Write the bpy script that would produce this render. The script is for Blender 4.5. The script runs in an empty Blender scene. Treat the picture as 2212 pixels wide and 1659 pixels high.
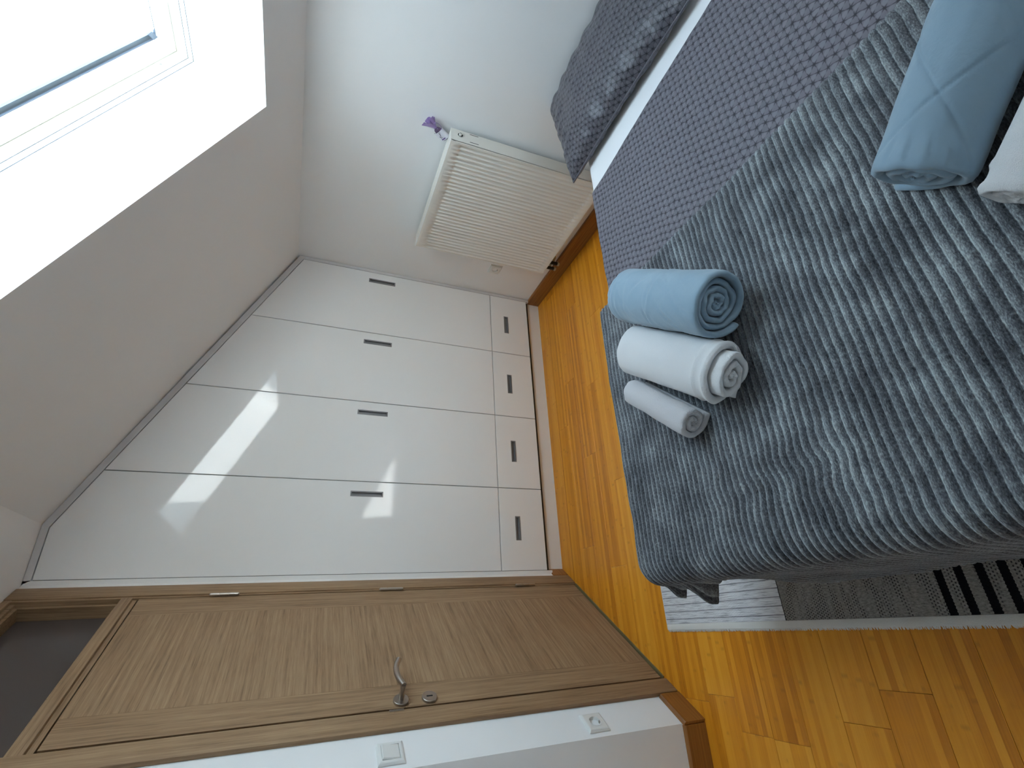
import bpy, bmesh, math, random
from math import sin, cos, pi, sqrt, exp, floor, atan2, radians, hypot
from mathutils import Vector, Matrix, noise

# ------------------------------------------------------------------ camera, light, exposure
scene = bpy.context.scene
COL = scene.collection
rng = random.Random(7)

YAW, PITCH, ROLL = 0.4835, -0.3708, 0.1271
CAM = Vector((-1.1906, -2.7167, 1.4602))
FPX = 1067.7

def cam_axes():
    cy, sy, cp, sp = cos(YAW), sin(YAW), cos(PITCH), sin(PITCH)
    f = Vector((sy*cp, cy*cp, sp)); r = Vector((cy, -sy, 0)); u = r.cross(f)
    c, s = cos(ROLL), sin(ROLL)
    return c*r + s*u, -(-s*r + c*u), f          # right, down, forward of the upright room

_r, _d, _f = cam_axes()
cam_data = bpy.data.cameras.new('camera')
cam_data.sensor_fit = 'HORIZONTAL'
cam_data.sensor_width = 36.0
cam_data.lens = 36.0*FPX/2212.0
cam_data.clip_start = 0.02
cam = bpy.data.objects.new('camera', cam_data)
COL.objects.link(cam)
M = Matrix((( _d.x, _r.x, -_f.x), (_d.y, _r.y, -_f.y), (_d.z, _r.z, -_f.z))).to_4x4()  # photo taken sideways
M.translation = CAM
cam.matrix_world = M
scene.camera = cam

SKY_COLOR = (0.72, 0.90, 1.06)
SKY_STRENGTH = 9.0
SUN_STRENGTH = 52.0
scene.view_settings.view_transform = 'Standard'
scene.view_settings.look = 'None'
scene.view_settings.gamma = 1.0
scene.view_settings.use_curve_mapping = False
scene.view_settings.exposure = 0.34

world = bpy.data.worlds.new('world')
scene.world = world
world.use_nodes = True
bg = world.node_tree.nodes['Background']
bg.inputs['Color'].default_value = (*SKY_COLOR, 1)
bg.inputs['Strength'].default_value = SKY_STRENGTH

sun_data = bpy.data.lights.new('sun', 'SUN')
sun_data.energy = SUN_STRENGTH
sun_data.angle = radians(0.6)
sun_data.color = (1.0, 0.98, 0.95)
sun = bpy.data.objects.new('sun', sun_data)
SUN_DIR = Vector((0.085, -0.88, -1.085)).normalized()
sun.rotation_euler = SUN_DIR.to_track_quat('-Z', 'Y').to_euler()
sun.location = (0, 3, 6)
COL.objects.link(sun)

scene.cycles.max_bounces = 14
scene.cycles.diffuse_bounces = 9
scene.cycles.glossy_bounces = 5
scene.cycles.transparent_max_bounces = 12
scene.cycles.sample_clamp_indirect = 8.0
scene.cycles.caustics_reflective = False

# ------------------------------------------------------------------ helpers
def srgb(r, g, b):
    def f(c):
        c /= 255.0
        return c/12.92 if c <= 0.04045 else ((c+0.055)/1.055)**2.4
    return (f(r), f(g), f(b))

def new_mat(name):
    m = bpy.data.materials.new(name)
    m.use_nodes = True
    nt = m.node_tree
    b = nt.nodes['Principled BSDF']
    return m, nt, b

def plain(name, color, rough=0.6, metallic=0.0, spec=0.5, sheen=0.0, bump=0.0, bump_scale=200.0):
    m, nt, b = new_mat(name)
    b.inputs['Base Color'].default_value = (*color, 1)
    b.inputs['Roughness'].default_value = rough
    b.inputs['Metallic'].default_value = metallic
    b.inputs['Specular IOR Level'].default_value = spec
    b.inputs['Sheen Weight'].default_value = sheen
    if bump:
        N = NT(nt)
        no = N.noise(N.obj(), bump_scale, 3)
        N.bump(b, no, bump, 0.002)
    return m

class NT:
    """small node-building helper"""
    def __init__(s, nt): s.nt = nt
    def n(s, t, **kw):
        nd = s.nt.nodes.new(t)
        for k, v in kw.items(): setattr(nd, k, v)
        return nd
    def link(s, a, b): s.nt.links.new(a, b)
    def obj(s): return s.n('ShaderNodeTexCoord').outputs['Object']
    def uv(s): return s.n('ShaderNodeTexCoord').outputs['UV']
    def rand(s): return s.n('ShaderNodeObjectInfo').outputs['Random']
    def sep(s, v):
        x = s.n('ShaderNodeSeparateXYZ'); s.link(v, x.inputs[0]); return x.outputs
    def comb(s, x, y, z):
        c = s.n('ShaderNodeCombineXYZ')
        for i, q in enumerate((x, y, z)): s.put(q, c.inputs[i])
        return c.outputs[0]
    def put(s, q, sock):
        if isinstance(q, (int, float)): sock.default_value = q
        elif isinstance(q, (tuple, list)): sock.default_value = (*q, 1) if len(q) == 3 and len(sock.default_value) == 4 else q
        else: s.link(q, sock)
    def math(s, op, a, b=0.0, c=0.0):
        m = s.n('ShaderNodeMath', operation=op)
        s.put(a, m.inputs[0]); s.put(b, m.inputs[1])
        if len(m.inputs) > 2: s.put(c, m.inputs[2])
        return m.outputs[0]
    def vscale(s, v, sc):
        m = s.n('ShaderNodeVectorMath', operation='MULTIPLY')
        s.link(v, m.inputs[0]); m.inputs[1].default_value = sc
        return m.outputs[0]
    def vadd(s, v, w):
        m = s.n('ShaderNodeVectorMath', operation='ADD')
        s.link(v, m.inputs[0]); s.put(w, m.inputs[1]); return m.outputs[0]
    def noise(s, v, scale=5.0, detail=3.0, rough=0.55):
        t = s.n('ShaderNodeTexNoise')
        s.link(v, t.inputs['Vector'])
        t.inputs['Scale'].default_value = scale; t.inputs['Detail'].default_value = detail
        t.inputs['Roughness'].default_value = rough
        return t.outputs['Fac']
    def white(s, v):
        t = s.n('ShaderNodeTexWhiteNoise', noise_dimensions='3D'); s.link(v, t.inputs['Vector']); return t.outputs['Value']
    def mix(s, f, a, b):
        m = s.n('ShaderNodeMix', data_type='RGBA')
        s.put(f, m.inputs[0]); s.put(a, m.inputs[6]); s.put(b, m.inputs[7]); return m.outputs[2]
    def ramp(s, f, stops):
        r = s.n('ShaderNodeValToRGB'); s.link(f, r.inputs[0])
        e = r.color_ramp.elements
        while len(e) < len(stops): e.new(0.5)
        for el, (p, c) in zip(e, stops): el.position = p; el.color = (*c, 1) if len(c) == 3 else c
        return r.outputs[0]
    def smooth(s, x, lo, hi, a=0.0, b=1.0):
        m = s.n('ShaderNodeMapRange', interpolation_type='SMOOTHSTEP')
        s.put(x, m.inputs[0]); m.inputs[1].default_value = lo; m.inputs[2].default_value = hi
        m.inputs[3].default_value = a; m.inputs[4].default_value = b
        return m.outputs[0]
    def bump(s, bsdf, h, strength=0.3, dist=0.002):
        b = s.n('ShaderNodeBump'); b.inputs['Strength'].default_value = strength; b.inputs['Distance'].default_value = dist
        s.link(h, b.inputs['Height']); s.link(b.outputs[0], bsdf.inputs['Normal'])

class MB:
    """collects polygons, then links them as one mesh object"""
    def __init__(s): s.v = []; s.f = []; s.mi = []; s.uv = {}
    def add(s, verts, faces, mi=0):
        o = len(s.v)
        s.v += [tuple(p) for p in verts]
        for f in faces: s.f.append([o+i for i in f]); s.mi.append(mi)
        return s
    def box(s, a, b, mi=0, bev=0.0):
        x0, y0, z0 = [min(p, q) for p, q in zip(a, b)]; x1, y1, z1 = [max(p, q) for p, q in zip(a, b)]
        if bev <= 0:
            v = [(x0,y0,z0),(x1,y0,z0),(x1,y1,z0),(x0,y1,z0),(x0,y0,z1),(x1,y0,z1),(x1,y1,z1),(x0,y1,z1)]
            return s.add(v, [(0,3,2,1),(4,5,6,7),(0,1,5,4),(1,2,6,5),(2,3,7,6),(3,0,4,7)], mi)
        bm = bmesh.new()
        bmesh.ops.create_cube(bm, size=1.0)
        for q in bm.verts: q.co = Vector((x0+(q.co.x+.5)*(x1-x0), y0+(q.co.y+.5)*(y1-y0), z0+(q.co.z+.5)*(z1-z0)))
        bmesh.ops.bevel(bm, geom=bm.edges[:], offset=bev, segments=2, affect='EDGES', profile=0.5)
        bm.verts.index_update()
        s.add([q.co[:] for q in bm.verts], [[q.index for q in f.verts] for f in bm.faces], mi); bm.free(); return s
    def prism(s, poly, dvec, mi=0):
        """planar polygon extruded along dvec"""
        n = len(poly); d = Vector(dvec)
        v = [Vector(p) for p in poly]; v += [p + d for p in v]
        f = [list(range(n))[::-1], list(range(n, 2*n))]
        f += [(i, (i+1) % n, n+(i+1) % n, n+i) for i in range(n)]
        return s.add(v, f, mi)
    def cyl(s, p, q, r, seg=20, mi=0, r2=None, cap=True):
        p, q = Vector(p), Vector(q); d = (q-p).normalized()
        a = d.orthogonal().normalized(); b = d.cross(a); r2 = r if r2 is None else r2
        v = [p + (a*cos(t)+b*sin(t))*r for t in [2*pi*i/seg for i in range(seg)]]
        v += [q + (a*cos(t)+b*sin(t))*r2 for t in [2*pi*i/seg for i in range(seg)]]
        f = [(i, (i+1) % seg, seg+(i+1) % seg, seg+i) for i in range(seg)]
        if cap: f += [list(range(seg))[::-1], list(range(seg, 2*seg))]
        return s.add(v, f, mi)
    def lathe(s, p, axis, prof, seg=24, mi=0):
        """profile [(dist along axis, radius)]"""
        p = Vector(p); d = Vector(axis).normalized(); a = d.orthogonal().normalized(); b = d.cross(a)
        v = []; f = []
        for h, r in prof:
            for i in range(seg):
                t = 2*pi*i/seg; v.append(p + d*h + (a*cos(t)+b*sin(t))*r)
        for k in range(len(prof)-1):
            for i in range(seg):
                j = (i+1) % seg; f.append((k*seg+i, k*seg+j, (k+1)*seg+j, (k+1)*seg+i))
        return s.add(v, f, mi)
    def tube(s, pts, r, seg=12, mi=0):
        pts = [Vector(p) for p in pts]; n = len(pts); v = []; f = []
        t0 = (pts[1]-pts[0]).normalized(); a = t0.orthogonal().normalized()
        for k, p in enumerate(pts):
            t = (pts[min(k+1, n-1)] - pts[max(k-1, 0)]).normalized()
            a = (a - t*a.dot(t)).normalized(); b = t.cross(a)
            rr = r[k] if isinstance(r, (list, tuple)) else r
            v += [p + (a*cos(2*pi*i/seg)+b*sin(2*pi*i/seg))*rr for i in range(seg)]
        for k in range(n-1):
            for i in range(seg):
                j = (i+1) % seg; f.append((k*seg+i, k*seg+j, (k+1)*seg+j, (k+1)*seg+i))
        f += [list(range(seg))[::-1], [(n-1)*seg+i for i in range(seg)]]
        return s.add(v, f, mi)
    def grid(s, nu, nv, fn, mi=0, uvfn=None, flip=False):
        o = len(s.v)
        for i in range(nu):
            for j in range(nv):
                s.v.append(tuple(fn(i/(nu-1), j/(nv-1))))
                if uvfn: s.uv[len(s.v)-1] = uvfn(i/(nu-1), j/(nv-1))
        for i in range(nu-1):
            for j in range(nv-1):
                q = [o+i*nv+j, o+(i+1)*nv+j, o+(i+1)*nv+j+1, o+i*nv+j+1]
                s.f.append(q[::-1] if flip else q); s.mi.append(mi)
        return s
    def build(s, name, mats, parent=None, smooth=None, recalc=True):
        me = bpy.data.meshes.new(name)
        me.from_pydata(s.v, [], s.f)
        if not isinstance(mats, (list, tuple)): mats = [mats]
        for m in mats: me.materials.append(m)
        me.polygons.foreach_set('material_index', s.mi)
        if s.uv:
            uvl = me.uv_layers.new(name='UVMap')
            for lp in me.loops:
                uvl.data[lp.index].uv = s.uv.get(lp.vertex_index, (0, 0))
        if recalc:
            bm = bmesh.new(); bm.from_mesh(me); bmesh.ops.recalc_face_normals(bm, faces=bm.faces); bm.to_mesh(me); bm.free()
        me.update()
        if smooth is not None:
            me.shade_smooth()
            if smooth < 179: me.set_sharp_from_angle(angle=radians(smooth))
        o = bpy.data.objects.new(name, me); COL.objects.link(o)
        if parent is not None: o.parent = parent
        return o

def tag(o, label=None, cat=None, group=None, kind=None):
    if label: o['label'] = label
    if cat: o['category'] = cat
    if group: o['group'] = group
    if kind: o['kind'] = kind
    return o
def empty(name, loc=(0, 0, 0), rz=0.0):
    o = bpy.data.objects.new(name, None); COL.objects.link(o)
    o.location = loc; o.rotation_euler = (0, 0, rz); o.empty_display_size = 0.1
    return o
def nz(x, y, z=0.0, s=1.0): return noise.noise(Vector((x*s, y*s, z*s)))
def sstep(a, b, x):
    t = min(1.0, max(0.0, (x-a)/(b-a))); return t*t*(3-2*t)

# ------------------------------------------------------------------ materials
def m_wall():
    m, nt, b = new_mat('painted plaster'); N = NT(nt)
    o = N.obj()
    c = N.mix(N.noise(o, 1.7, 2), (0.815, 0.835, 0.845), (0.845, 0.86, 0.87))
    N.link(c, b.inputs['Base Color']); b.inputs['Roughness'].default_value = 0.85
    b.inputs['Specular IOR Level'].default_value = 0.25
    N.bump(b, N.noise(o, 260, 4), 0.12, 0.001)
    return m
WALL = m_wall()

def m_gloss():
    m, nt, b = new_mat('white gloss lacquer'); N = NT(nt)
    b.inputs['Base Color'].default_value = (0.85, 0.86, 0.86, 1)
    b.inputs['Roughness'].default_value = 0.045
    b.inputs['IOR'].default_value = 1.5
    return m
GLOSS = m_gloss()
FRAME_WHITE = plain('grey white lacquer', (0.62, 0.62, 0.63), 0.3)
PLINTH = plain('white plinth lacquer', (0.81, 0.81, 0.80), 0.25)
DARK_GAP = plain('dark carcass', (0.03, 0.03, 0.033), 0.8)
HANDLE_GREY = plain('grey anodised aluminium', (0.24, 0.24, 0.25), 0.45, 0.35)
HANDLE_INNER = plain('grey handle recess', (0.22, 0.22, 0.23), 0.5, 0.3)
STEEL = plain('brushed steel', (0.42, 0.38, 0.34), 0.33, 1.0)
BRASS = plain('dull brass strip', (0.30, 0.24, 0.12), 0.45, 0.6)
PLASTIC = plain('white plastic', (0.72, 0.74, 0.73), 0.3)
DARK = plain('black recess', (0.01, 0.01, 0.01), 0.6)
RAD = plain('cream white radiator enamel', (0.72, 0.705, 0.655), 0.35)
WIN_WHITE = plain('white window varnish', (0.80, 0.81, 0.78), 0.35)
WIN_LINING = plain('warm white window lining', (0.78, 0.77, 0.70), 0.4)
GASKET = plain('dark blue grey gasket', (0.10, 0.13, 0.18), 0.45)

def m_glass():
    m = bpy.data.materials.new('clear window glass'); m.use_nodes = True
    nt = m.node_tree; N = NT(nt)
    nt.nodes.remove(nt.nodes['Principled BSDF'])
    t = N.n('ShaderNodeBsdfTransparent'); t.inputs[0].default_value = (0.93, 0.97, 0.96, 1)
    g = N.n('ShaderNodeBsdfGlossy'); g.inputs['Roughness'].default_value = 0.02
    fr = N.n('ShaderNodeFresnel'); fr.inputs[0].default_value = 1.3
    mx = N.n('ShaderNodeMixShader')
    N.link(fr.outputs[0], mx.inputs[0]); N.link(t.outputs[0], mx.inputs[1]); N.link(g.outputs[0], mx.inputs[2])
    N.link(mx.outputs[0], nt.nodes['Material Output'].inputs[0])
    return m
GLASS = m_glass()
SMOKED = plain('smoked brown transom glass', (0.075, 0.062, 0.058), 0.18)

def m_oak(name, along):
    """limed oak veneer, grain running along local axis `along`"""
    m, nt, b = new_mat(name); N = NT(nt)
    o = N.obj()
    sc = [110.0, 110.0, 110.0]; sc[along] = 3.0
    w = N.vadd(N.vscale(o, tuple(sc)), N.comb(N.math('MULTIPLY', N.rand(), 40.0), 0.0, 0.0))
    n1 = N.noise(w, 1.0, 3, 0.6)
    sc2 = [420.0, 420.0, 420.0]; sc2[along] = 18.0
    n2 = N.noise(N.vscale(o, tuple(sc2)), 1.0, 2, 0.6)
    n3 = N.noise(o, 3.0, 2)
    f = N.math('ADD', N.math('MULTIPLY', n1, 0.62), N.math('ADD', N.math('MULTIPLY', n2, 0.28), N.math('MULTIPLY', n3, 0.16)))
    c = N.ramp(f, [(0.34, (0.15, 0.088, 0.045)), (0.50, (0.255, 0.162, 0.090)), (0.70, (0.35, 0.24, 0.14))])
    N.link(c, b.inputs['Base Color']); b.inputs['Roughness'].default_value = 0.55
    b.inputs['Specular IOR Level'].default_value = 0.3
    N.bump(b, n2, 0.15, 0.0008)
    return m
OAK_V = m_oak('limed oak with vertical grain', 2)
OAK_H = m_oak('limed oak with crosswise grain', 0)

def m_bamboo(name, tint=1.0):
    m, nt, b = new_mat(name); N = NT(nt)
    o = N.obj(); x, y, z = N.sep(o)
    r = N.rand()
    r50 = N.math('MULTIPLY', r, 57.0)
    st = N.math('FLOOR', N.math('MULTIPLY', N.math('ADD', y, 2.0), 1/0.0188))
    sv = N.white(N.comb(st, r50, 3.0))
    sv2 = N.white(N.comb(st, r50, 11.0))
    strk = N.noise(N.comb(N.math('ADD', N.math('MULTIPLY', x, 2.5), r50), N.math('MULTIPLY', y, 190.0), st), 1.0, 3, 0.65)
    blot = N.noise(N.comb(N.math('ADD', N.math('MULTIPLY', x, 9.0), N.math('MULTIPLY', sv2, 30.0)), N.math('MULTIPLY', y, 35.0), r50), 1.0, 2)
    f = N.math('ADD', N.math('MULTIPLY', sv, 0.30), N.math('ADD', N.math('MULTIPLY', strk, 0.36),
        N.math('ADD', N.math('MULTIPLY', r, 0.20), N.math('MULTIPLY', blot, 0.25))))
    c = N.ramp(f, [(0.22, tuple(q*tint for q in (0.37, 0.116, 0.006))), (0.48, tuple(q*tint for q in (0.58, 0.212, 0.012))),
                   (0.62, tuple(q*tint for q in (0.66, 0.270, 0.019))), (0.85, tuple(q*tint for q in (0.74, 0.335, 0.032)))])
    # bamboo nodes: short dark marks, a different position in every strip
    ph = N.math('FRACT', N.math('ADD', N.math('MULTIPLY', x, 3.1), N.math('MULTIPLY', sv2, 7.0)))
    nd = N.smooth(N.math('ABSOLUTE', N.math('SUBTRACT', ph, 0.5)), 0.0, 0.03, 0.30, 0.0)
    nd = N.math('MULTIPLY', nd, N.smooth(blot, 0.42, 0.60))
    c = N.mix(nd, c, (0.20, 0.08, 0.015))
    N.link(c, b.inputs['Base Color'])
    b.inputs['Roughness'].default_value = 0.36; b.inputs['Specular IOR Level'].default_value = 0.35
    N.bump(b, strk, 0.05, 0.0006)
    return m
BAMBOO = m_bamboo('bamboo parquet')

def m_skirting():
    m, nt, b = new_mat('brown bamboo skirting'); N = NT(nt)
    o = N.obj()
    n1 = N.noise(N.vscale(o, (4, 4, 150)), 1.0, 3)
    c = N.ramp(n1, [(0.3, (0.20, 0.075, 0.016)), (0.7, (0.34, 0.145, 0.035))])
    N.link(c, b.inputs['Base Color']); b.inputs['Roughness'].default_value = 0.4
    return m
SKIRT = m_skirting()

def m_web(name, dark=1.0):
    """printed grey cotton: lattice of small stars joined by thin lines (UV in metres)"""
    m, nt, b = new_mat(name); N = NT(nt)
    u0 = N.uv()
    w = N.n('ShaderNodeTexNoise'); N.link(u0, w.inputs['Vector']); w.inputs['Scale'].default_value = 30.0; w.inputs['Detail'].default_value = 1.0
    off = N.n('ShaderNodeVectorMath', operation='MULTIPLY_ADD')
    N.link(w.outputs['Color'], off.inputs[0]); off.inputs[1].default_value = (0.012, 0.012, 0); N.link(u0, off.inputs[2])
    x, y, z = N.sep(off.outputs[0])
    q = N.math('MULTIPLY', y, 1/0.0205)
    p = N.math('SUBTRACT', N.math('MULTIPLY', x, 1/0.0245), N.math('MULTIPLY', q, 0.5))
    fp, fq = N.math('FRACT', p), N.math('FRACT', q)
    sm = N.math('ADD', fp, fq)
    up = N.math('LESS_THAN', sm, 1.0)
    def dl(a):  # distance to nearest integer
        return N.math('ABSOLUTE', N.math('SUBTRACT', N.math('FRACT', N.math('ADD', a, 0.5)), 0.5))
    dp, dq, ds = dl(p), dl(q), dl(sm)
    line = N.math('MINIMUM', dp, N.math('MINIMUM', dq, ds))
    node = N.math('MAXIMUM', dp, N.math('MAXIMUM', dq, ds))      # 0 at a lattice point
    fan = dl(N.math('DIVIDE', N.math('MULTIPLY', dp, 4.0), N.math('ADD', node, 0.02)))
    cell = N.white(N.comb(N.math('FLOOR', p), N.math('FLOOR', q), 0.0))
    light = N.mix(cell, tuple(dark*k for k in (0.150, 0.158, 0.188)), tuple(dark*k for k in (0.165, 0.156, 0.188)))
    base = N.mix(cell, tuple(dark*k for k in (0.125, 0.118, 0.148)), tuple(dark*k for k in (0.110, 0.112, 0.136)))
    # one pale rounded facet to every star, the rest shaded by fine rays
    a1 = N.math('SUBTRACT', fp, 0.38); a2 = N.math('SUBTRACT', fq, 0.36)
    blob = N.math('SQRT', N.math('ADD', N.math('ADD', N.math('MULTIPLY', a1, a1), N.math('MULTIPLY', a2, a2)), N.math('MULTIPLY', a1, a2)))
    c = N.mix(N.smooth(blob, 0.20, 0.34, 0.85, 0.0), base, light)
    rays = N.math('MULTIPLY', N.smooth(fan, 0.0, 0.16, 1.0, 0.0), N.smooth(node, 0.20, 0.42, 0.8, 0.0))
    c = N.mix(rays, c, tuple(dark*k for k in (0.022, 0.021, 0.034)))
    lp = N.math('MULTIPLY', N.smooth(dp, 0.015, 0.085, 0.9, 0.0), N.smooth(node, 0.30, 0.50, 1.0, 0.6))
    lo = N.math('MULTIPLY', N.smooth(N.math('MINIMUM', dq, ds), 0.01, 0.085, 0.85, 0.0), N.smooth(node, 0.25, 0.48, 1.0, 0.25))
    c = N.mix(N.math('MAXIMUM', lp, lo), c, tuple(dark*k for k in (0.018, 0.018, 0.030)))
    c = N.mix(N.smooth(node, 0.07, 0.27, 0.95, 0.0), c, tuple(dark*k for k in (0.008, 0.008, 0.016)))
    N.link(c, b.inputs['Base Color'])
    b.inputs['Roughness'].default_value = 0.62; b.inputs['Sheen Weight'].default_value = 0.15
    b.inputs['Specular IOR Level'].default_value = 0.35
    h = N.math('ADD', N.math('MULTIPLY', line, 1.2), N.noise(u0, 60, 3))
    N.bump(b, h, 0.35, 0.0025)
    return m
WEB = m_web('grey star lattice cotton')
WEB_DARK = m_web('dark grey star lattice satin', 0.70)
WEB_DARK.node_tree.nodes['Principled BSDF'].inputs['Roughness'].default_value = 0.42

def m_fleece():
    m, nt, b = new_mat('ribbed grey fleece'); N = NT(nt)
    u = N.uv(); x, y, z = N.sep(u)
    pile = N.noise(N.comb(N.math('MULTIPLY', x, 9.0), N.math('MULTIPLY', y, 11.0), 0.0), 1.0, 4, 0.7)
    fine = N.noise(u, 420, 2, 0.7)
    mid = N.noise(u, 90, 2, 0.6)
    hair = N.noise(N.comb(N.math('MULTIPLY', x, 160.0), N.math('MULTIPLY', y, 420.0), 0.0), 1.0, 2, 0.7)
    fr = N.math('FRACT', N.n('ShaderNodeAttribute', attribute_name='rib').outputs['Fac'])
    tip_light = N.math('ADD', N.smooth(fr, 0.76, 0.95, 0.0, 1.0), N.smooth(fr, 0.0, 0.06, 1.0, 0.0))
    nap_light = N.math('ADD', N.math('MULTIPLY', N.smooth(fr, 0.22, 0.72, 0.0, 1.0), 0.75), N.math('MULTIPLY', tip_light, 0.55))    # light caught by the pile on one side of every rib, put into the colour
    nap_light = N.math('MULTIPLY', nap_light, N.smooth(pile, 0.30, 0.62, 0.65, 1.0))
    f = N.math('ADD', N.math('MULTIPLY', pile, 0.46), N.math('ADD', N.math('MULTIPLY', hair, 0.62), N.math('MULTIPLY', nap_light, 0.18)))
    c = N.ramp(f, [(0.38, (0.020, 0.021, 0.025)), (0.56, (0.092, 0.098, 0.110)), (0.69, (0.205, 0.226, 0.242)), (0.86, (0.46, 0.52, 0.53))])
    N.link(c, b.inputs['Base Color'])
    b.inputs['Roughness'].default_value = 0.9; b.inputs['Specular IOR Level'].default_value = 0.1
    b.inputs['Sheen Weight'].default_value = 0.45; b.inputs['Sheen Roughness'].default_value = 0.45
    b.inputs['Sheen Tint'].default_value = (0.75, 0.85, 0.95, 1)
    N.bump(b, N.math('ADD', hair, N.math('MULTIPLY', mid, 1.2)), 0.6, 0.003)
    return m
FLEECE = m_fleece()

def m_cloth(name, c0, c1, scale=500.0, bump=0.25, rough=0.8, sheen=0.2, dist=0.0015):
    m, nt, b = new_mat(name); N = NT(nt)
    o = N.obj()
    c = N.mix(N.noise(o, 14, 3), c0, c1)
    N.link(c, b.inputs['Base Color']); b.inputs['Roughness'].default_value = rough
    b.inputs['Sheen Weight'].default_value = sheen; b.inputs['Specular IOR Level'].default_value = 0.2
    N.bump(b, N.noise(o, scale, 3, 0.7), bump, dist)
    return m
SHEET = m_cloth('white cotton sheet', (0.80, 0.82, 0.85), (0.83, 0.85, 0.88), 600, 0.1)
QUILT = m_cloth('blue grey microfibre quilt', (0.205, 0.305, 0.390), (0.230, 0.335, 0.420), 55, 0.25, 0.7, 0.25, 0.004)
TERRY = m_cloth('white terry towelling', (0.78, 0.80, 0.83), (0.83, 0.85, 0.87), 620, 0.8, 0.95, 0.3, 0.004)
TERRY2 = m_cloth('off white terry towelling', (0.70, 0.70, 0.74), (0.76, 0.76, 0.79), 420, 1.0, 0.95, 0.3, 0.005)
BEDBASE = m_cloth('dark grey bed base fabric', (0.04, 0.04, 0.045), (0.05, 0.05, 0.055), 300)

# ------------------------------------------------------------------ room dimensions (metres)
XW = 0.9495                       # knee wall with the radiator
ZC, XK, ZK = 1.670, -0.711, 2.468 # sloped ceiling: from (XW, ZC) up to (XK, ZK), then flat
SL = (ZK-ZC)/(XW-XK)
A = math.atan(SL)
TX, TZ = cos(A), -sin(A)          # down the slope
NX, NZ = sin(A), cos(A)           # outward normal of the slope
YB = -3.09                        # near end of the room, against the bed
XL = -2.6                         # far left end
THETA = 0.5579
DX, DY = -0.952, -0.0022
DV = Vector((-sin(THETA), -cos(THETA), 0)); DN = Vector((cos(THETA), -sin(THETA), 0))
DROT = atan2(DV.y, DV.x)
SC = 1.1231                       # outer corner of the door wall
def dwall(s, n=0.0, z=0.0): return Vector((DX, DY, 0)) + DV*s + DN*n + Vector((0, 0, z))

# ------------------------------------------------------------------ floor of bamboo planks
PW, Y0 = 0.1318, -0.0864
fl = MB().box((XL-0.1, YB-0.1, -0.10), (XW+0.1, 0.75, -0.014)).build('floor', plain('screed', (0.10, 0.06, 0.03), 0.9))
tag(fl, 'honey coloured bamboo plank floor', 'floor', kind='structure')
KNOWN = {-1: .541, 0: .887, 1: .152, 2: .630, 3: .026, 4: .431, 7: .532, 9: .431, 11: .509, 12: .596}
plank_cache = {}
def plank_mesh(L):
    k = round(L, 4)
    if k not in plank_cache:
        mb = MB(); g = 0.0004; c = 0.0007; w = PW/2-g; h = L/2-g
        v = [(-h,-w,-.012),(h,-w,-.012),(h,w,-.012),(-h,w,-.012),(-h,-w,-c),(h,-w,-c),(h,w,-c),(-h,w,-c),
             (-h+c,-w+c,0),(h-c,-w+c,0),(h-c,w-c,0),(-h+c,w-c,0)]
        mb.add(v, [(0,3,2,1),(0,1,5,4),(1,2,6,5),(2,3,7,6),(3,0,4,7),(4,5,9,8),(5,6,10,9),(6,7,11,10),(7,4,8,11),(8,9,10,11)])
        me = bpy.data.meshes.new('plank'); me.from_pydata(mb.v, [], mb.f); me.materials.append(BAMBOO); me.update()
        plank_cache[k] = me
    return plank_cache[k]
row = -1
while True:
    yc = Y0 - PW*row - PW/2
    if yc - PW/2 < YB: break
    off = KNOWN.get(row, rng.random())
    xr = XW - 0.004
    lo = XL + 0.004
    if yc > -0.86: lo = -1.62
    x = math.floor(xr - off) + off
    cuts = [xr]
    while x > lo:
        if x < xr - 0.03: cuts.append(x)
        x -= 1.0
    cuts.append(lo)
    for b_, a_ in zip(cuts[:-1], cuts[1:]):
        L = b_-a_
        if L < 0.02: continue
        o = bpy.data.objects.new('plank', plank_mesh(L)); COL.objects.link(o)
        o.location = ((a_+b_)/2, yc, 0); o.parent = fl
    row += 1

# ------------------------------------------------------------------ walls and ceiling
def structure(o, label, cat): return tag(o, label, cat, kind='structure')
structure(MB().box((XW, YB-0.1, -0.014), (XW+0.12, 0.75, ZC+0.05)).build('wall_right', WALL), 'low white knee wall behind the radiator', 'wall')
structure(MB().box((XL-0.1, 0.63, -0.014), (XW, 0.75, ZK+0.1)).build('wall_back', WALL), 'white wall behind the fitted wardrobe', 'wall')
wn = -0.012
wl = MB()
for s0, s1, z0, z1 in ((0.0, 0.075, 0, 2.468), (0.935, SC, 0, 2.468), (0.075, 0.935, 2.445, 2.468)):
    P = [dwall(s0, wn, z0), dwall(s1, wn, z0), dwall(s1, wn, z1), dwall(s0, wn, z1)]
    wl.prism(P, -DN*0.10)
structure(wl.build('wall_left', WALL), 'white angled wall around the oak door', 'wall')
PC = dwall(SC, wn)
PB = dwall(SC-0.06, wn-0.10)
wf = MB().prism([(PC.x, PC.y, -0.014), (XL, PC.y, -0.014), (XL, PC.y+0.11, -0.014), (PB.x, PC.y+0.11, -0.014)], (0, 0, 2.49))
structure(wf.build('wall_front', WALL), 'white wall turning away left of the light switch', 'wall')
structure(MB().box((XL-0.1, YB-0.1, -0.014), (XL, 0.63, ZK+0.1)).build('wall_far_left', WALL), 'white side wall out of view on the left', 'wall')
structure(MB().box((XL, YB-0.1, -0.014), (XW, YB, ZK+0.1)).build('wall_near', WALL), 'white wall behind the camera', 'wall')

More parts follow.
